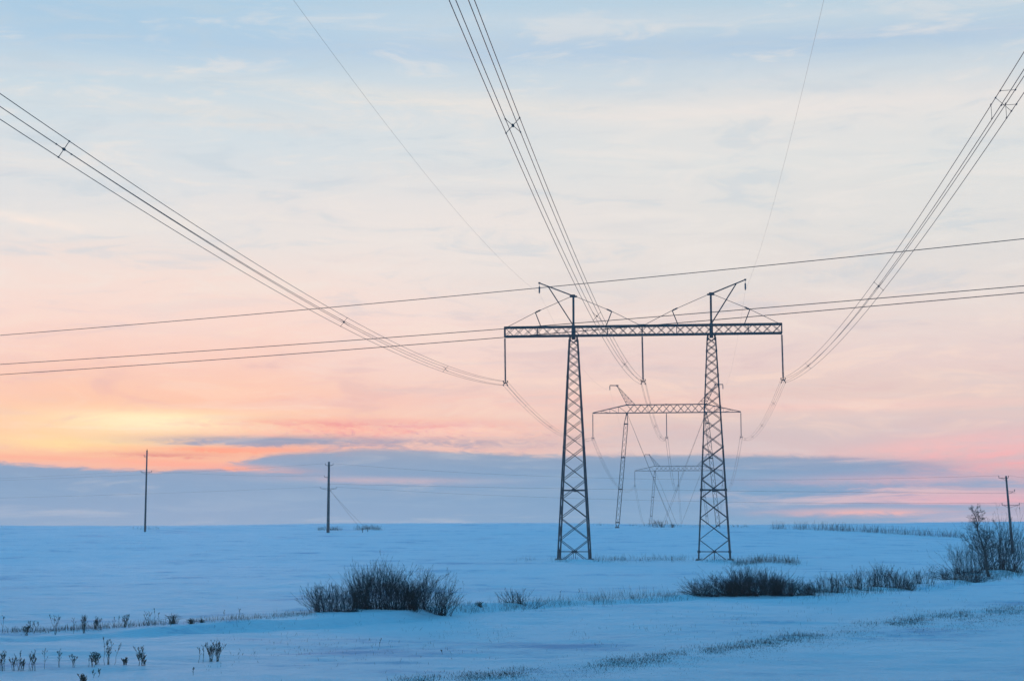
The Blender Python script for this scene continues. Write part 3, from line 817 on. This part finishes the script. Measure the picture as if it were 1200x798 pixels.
def gauss(cx, cy, rx, ry, wob=0.0, wobf=0.0, tilt=0.0):
    e = EU(cy); ee = E
    if wob: ee = M('ADD', ee, M('MULTIPLY', n_str, wob))
    if wobf: ee = M('ADD', ee, M('MULTIPLY', n_fine, wobf))
    x0 = XU(cx)
    if tilt: ee = M('ADD', ee, M('MULTIPLY', M('SUBTRACT', X, x0), tilt))
    a = M('DIVIDE', M('SUBTRACT', X, x0), rx); b = M('DIVIDE', M('SUBTRACT', ee, e), ry)
    return M('EXPONENT', M('MULTIPLY', M('ADD', M('MULTIPLY', a, a), M('MULTIPLY', b, b)), -1))
def layer(col, mask, c, amt=1.0, streak=0.0, fine=0.0):
    f = M('MULTIPLY', mask, amt)
    if streak: f = M('MULTIPLY', f, M('ADD', 1.0, M('MULTIPLY', n_str, streak)))
    if fine: f = M('MULTIPLY', f, M('ADD', 1.0, M('MULTIPLY', n_fine, fine)))
    return mixc(M('MINIMUM', M('MAXIMUM', f, 0.0), 1.0), col, c)
# high thin clouds: blue gaps and cream veils
col = layer(col, gauss(900, 60, 520, 17, 18), rgb(172, 198, 222), .95, 1.0)
col = layer(col, gauss(520, 62, 260, 14, 20), rgb(178, 203, 226), .6, 1.0)
col = layer(col, gauss(0, 20, 330, 60, 30), rgb(160, 196, 224), .55, .6)
col = layer(col, gauss(760, 24, 330, 9, 22, 6), rgb(214, 219, 224), .45, 1.5)
col = layer(col, gauss(520, 118, 330, 13, 18, 8, .06), rgb(232, 226, 219), .6, 1.2, .6)
col = layer(col, gauss(1000, 132, 280, 16, 16, 5), rgb(234, 226, 221), .6, 1.2, .4)
col = layer(col, gauss(250, 140, 200, 12, 20, 8, .03), rgb(226, 222, 218), .45, 1.5, .8)
col = layer(col, gauss(30, 272, 70, 5, 4, 3, .12), rgb(247, 231, 221), .7, .8, 1.0)
col = layer(col, gauss(560, 265, 230, 50, 40, 10), rgb(240, 226, 219), .5, 1.2)
col = layer(col, gauss(850, 330, 330, 20, 26, 6), rgb(222, 218, 216), .35, 1.2)
# warm bands
col = layer(col, gauss(60, 470, 330, 26, 10), rgb(252, 202, 172), .45, .8)
col = layer(col, gauss(560, 470, 300, 10, 14, 4), rgb(243, 184, 172), .5, 1.4)
col = layer(col, gauss(980, 478, 260, 7, 8, 3), rgb(246, 197, 184), .6, 1.4)
col = layer(col, gauss(900, 512, 300, 14, 10, 3), rgb(208, 190, 192), .5, 1.0)
# the glow where the sun has gone down
col = layer(col, gauss(135, 512, 170, 21, 8, 4), rgb(254, 213, 164), .85, .5)
col = layer(col, gauss(195, 497, 115, 11, 8, 3, .02), rgb(255, 243, 198), 1.1, .6, .3)
col = layer(col, gauss(90, 522, 120, 9, 9, 4), rgb(255, 222, 160), .7, .7, .6)
# pink undersides right of it
col = layer(col, gauss(440, 509, 170, 17, 10, 5), rgb(250, 166, 154), .8, 1.2, 1.3)
col = layer(col, gauss(400, 497, 170, 5, 7, 6), rgb(236, 150, 148), .6, 1.6, 1.8)
n_rip = M('MULTIPLY', noise(vec(M('ADD', M('MULTIPLY', X, 1 / 16.), M('MULTIPLY', E, 1 / 30.)), M('MULTIPLY', E, 1 / 5.5), 21.), 1, 5, .7, .9), 2.5)
rip = M('MULTIPLY', gauss(470, 507, 190, 15, 8, 3), sst(n_rip, -.15, .35))
col = mixc(M('MULTIPLY', rip, .75), col, rgb(255, 190, 162))
rip2 = M('MULTIPLY', gauss(490, 512, 180, 12, 8, 3), sst(n_rip, -.1, -.5))
col = mixc(M('MULTIPLY', rip2, .85), col, rgb(206, 146, 162))
# blue-grey cloud bank on the horizon, its upper edge drawn against azimuth
edge = ramp(X, [(XU(a), (b / 1000., 0, 0, 1)) for a, b in
    [(-400, EU(541)), (0, EU(545)), (100, EU(550)), (180, EU(553)), (250, EU(548)), (330, EU(531)), (430, EU(525)), (520, EU(529)), (640, EU(534)), (860, EU(534)), (1000, EU(538)), (1090, EU(546)), (1300, EU(560)), (1700, EU(530))]], -2000, 2000)
sepE = NN('ShaderNodeSeparateColor'); LK(edge, sepE.inputs[0])
eh = M('MULTIPLY', sepE.outputs[0], 1000.)
below = M('SUBTRACT', M('ADD', eh, M('ADD', M('MULTIPLY', n_fine, 5), M('MULTIPLY', n_str, 6))), E)
bankc = ramp(E, [(EU(p), c) for p, c in [(515, rgb(150, 160, 184)), (545, rgb(138, 160, 190)), (575, rgb(133, 161, 193)), (600, rgb(139, 165, 196)), (618, rgb(142, 168, 198)), (640, rgb(140, 166, 198))]], EU(640), EU(515))
bank = sst(below, -3.0, 4.0)
rightfade = M('SUBTRACT', 1.0, M('MULTIPLY', sst(M('ADD', X, M('MULTIPLY', n_str, 500)), XU(1000), XU(1230)), .75))
col = mixc(M('MULTIPLY', bank, rightfade), col, bankc)
# ragged streaks at the bank's edge
col = layer(col, gauss(320, 518, 130, 5.5, 4, 5), rgb(146, 156, 182), 1.25, .8, 1.0)
col = layer(col, gauss(500, 519, 130, 7, 6, 5), rgb(172, 158, 178), .8, 1.2, 2.0)
col = layer(col, gauss(270, 528, 100, 4, 4, 4), rgb(252, 164, 136), 1.0, .8, 1.0)
col = layer(col, gauss(190, 535, 80, 3.5, 5, 5), rgb(226, 150, 140), .75, 1.2, 1.4)
col = layer(col, gauss(225, 547, 90, 4.0, 3, 3, .045), rgb(254, 170, 146), 1.2, .8, .9)
col = layer(col, gauss(70, 541, 140, 3.0, 3, 2, .03), rgb(250, 176, 150), .8, .8, .8)
col = layer(col, gauss(455, 563, 120, 4, 3, 2, .01), rgb(196, 176, 188), .75, .6, .5)
col = layer(col, gauss(560, 578, 260, 5, 8, 2), rgb(150, 168, 194), .5, 1.0)
# pink light low on the right
col = layer(col, gauss(1210, 534, 150, 24, 14, 6), rgb(248, 174, 172), .85, 1.2, 1.0)
col = layer(col, gauss(1100, 524, 90, 7, 10, 4, -.08), rgb(246, 182, 176), .55, 1.0, .8)
col = mixc(M('MULTIPLY', M('MULTIPLY', gauss(1080, 575, 200, 30, 8, 3), sst(n_str, .02, .22)), .5), col, rgb(232, 184, 186))
col = layer(col, gauss(1010, 542, 70, 3, 4, 2), rgb(244, 182, 178), .0, 1, .5)
col = layer(col, gauss(1050, 565, 130, 7, 7, 3), rgb(222, 178, 184), .7, 1.4, .6)
col = layer(col, gauss(1150, 586, 130, 8, 8, 4), rgb(232, 176, 184), .7, 1.5, .6)
col = layer(col, gauss(1015, 601, 95, 4.5, 5, 3), rgb(244, 184, 176), .9, 1.2, .6)
col = layer(col, gauss(1000, 546, 110, 6, 5, 3), rgb(146, 160, 188), .75, .8)
col = layer(col, gauss(1180, 606, 120, 5, 5, 3), rgb(186, 180, 200), .6, .8)
# soft streaking everywhere
hi_sky = sst(E, EU(545), EU(480))
col = mixc(M('MULTIPLY', M('MULTIPLY', sst(n_mid, .0, .20), .42), hi_sky), col, mixc(sst(E, EU(480), EU(300)), rgb(255, 214, 190), rgb(238, 229, 222)))
col = mixc(M('MULTIPLY', M('MULTIPLY', sst(n_mid, -.02, -.22), .38), hi_sky), col, mixc(sst(E, EU(480), EU(300)), rgb(222, 176, 176), rgb(190, 206, 218)))
col = mixc(M('MULTIPLY', sst(n_str, .02, .30), .16), col, rgb(240, 226, 220))
col = mixc(M('MULTIPLY', sst(n_str, -.02, -.30), .14), col, rgb(190, 200, 214))
hs = NN('ShaderNodeHueSaturation'); hs.inputs['Saturation'].default_value = .88; LK(col, hs.inputs['Color'])
col = mixc(M('MULTIPLY', sst(E, EU(560), EU(520)), sst(M('ABSOLUTE', M('SUBTRACT', X, XU(170))), 90, 330)), col, hs.outputs[0])
# the rest of the dusk sky: deep blue overhead and behind
zen = ramp(E, [(EU(0), rgb(180, 206, 225)), (700, rgb(150, 188, 222)), (900, rgb(98, 172, 222)), (1300, rgb(84, 182, 240)), (2100, rgb(54, 167, 238)), (3200, rgb(36, 157, 230))], 500, 3200)
col = mixc(sst(E, EU(60), EU(-60)), col, zen)
backc = ramp(E, [(-100, rgb(95, 130, 178)), (60, rgb(105, 138, 182)), (250, rgb(150, 150, 190)), (500, rgb(112, 168, 212)), (1200, rgb(74, 176, 235)), (3200, rgb(36, 157, 230))], -100, 3200)
col = mixc(sst(M('ABSOLUTE', X), 1300, 3200), col, backc)
# below the horizon
col = mixc(sst(E, 0, -60), col, rgb(110, 150, 195))
# physical dusk sky adds its own small share
sky = NN('ShaderNodeTexSky'); sky.sky_type = 'NISHITA'; sky.sun_disc = False
SUN_EL, SUN_AZ = math.radians(2.0), math.radians(-11.5)   # behind the cloud bank, left of the view's middle
sky.sun_elevation = SUN_EL; sky.sun_rotation = SUN_AZ
HD, HTOP, HLEN = .00032, 50.0, 1290.0
path = M('MINIMUM', M('DIVIDE', HTOP, M('MAXIMUM', dz, .001)), HLEN)
tinv = M('EXPONENT', M('MULTIPLY', path, HD))
nm = NN('ShaderNodeMix'); nm.data_type = 'RGBA'; nm.clamp_factor = False; nm.clamp_result = False
LK(M('SUBTRACT', 1.0, tinv), nm.inputs['Factor']); LK(col, nm.inputs['A']); nm.inputs['B'].default_value = (.35, .29, .34, 1)
col = nm.outputs['Result']
b1 = NN('ShaderNodeBackground'); LK(col, b1.inputs[0]); b1.inputs[1].default_value = 1.0
b2 = NN('ShaderNodeBackground'); LK(sky.outputs[0], b2.inputs[0]); b2.inputs[1].default_value = .003
ad = NN('ShaderNodeAddShader'); LK(b1.outputs[0], ad.inputs[0]); LK(b2.outputs[0], ad.inputs[1])
wo = NN('ShaderNodeOutputWorld'); LK(ad.outputs[0], wo.inputs[0])
try:
    world.cycles.sampling_method = 'MANUAL'; world.cycles.sample_map_resolution = 1024
except Exception: pass

sd = bpy.data.lights.new('sun', 'SUN'); so = bpy.data.objects.new('sun', sd); COL.objects.link(so)
sd.energy = 1.15; sd.angle = math.radians(11); sd.color = (1, .66, .50)
sv = Vector((math.sin(SUN_AZ) * math.cos(SUN_EL), math.cos(SUN_AZ) * math.cos(SUN_EL), math.sin(SUN_EL + math.radians(2.5))))
so.rotation_euler = sv.to_track_quat('Z', 'Y').to_euler()

# ------------------------------------------------------------------ haze
USE_HAZE = True
if USE_HAZE:
    m = MB(); m.box((0, 570, 8), 2700, 1420, 84)
    mt = bpy.data.materials.new('evening_haze'); mt.use_nodes = True; n = mt.node_tree; n.nodes.clear()
    pv = n.nodes.new('ShaderNodeVolumePrincipled'); ou = n.nodes.new('ShaderNodeOutputMaterial')
    pv.inputs['Color'].default_value = (.80, .88, .95, 1); pv.inputs['Density'].default_value = .00032; pv.inputs['Anisotropy'].default_value = .2
    n.links.new(pv.outputs[0], ou.inputs['Volume'])
    h = m.build('haze', mt); tag(h, 'thin blue evening haze lying over the whole field', 'haze', kind='stuff')

# ------------------------------------------------------------------ camera and render
cd = bpy.data.cameras.new('camera'); co = bpy.data.objects.new('camera', cd); COL.objects.link(co)
cd.sensor_width = 36; cd.lens = 36 * F / 1200; cd.clip_start = .1; cd.clip_end = 6000
co.location = (0, 0, 0); co.rotation_euler = (PI / 2 + PITCH, 0, 0)
S.camera = co
S.view_settings.view_transform = 'Standard'; S.view_settings.look = 'None'; S.view_settings.exposure = 0; S.view_settings.gamma = 1
S.view_settings.use_curve_mapping = False
S.render.engine = 'CYCLES'
c = S.cycles
c.max_bounces = 5; c.diffuse_bounces = 2; c.glossy_bounces = 1; c.volume_bounces = 0; c.transparent_max_bounces = 4
c.use_denoising = True; c.denoiser = 'OPENIMAGEDENOISE'; c.denoising_input_passes = 'RGB_ALBEDO_NORMAL'; c.denoising_prefilter = 'ACCURATE'
c.pixel_filter_type = 'BLACKMAN_HARRIS'; c.filter_width = 1.5
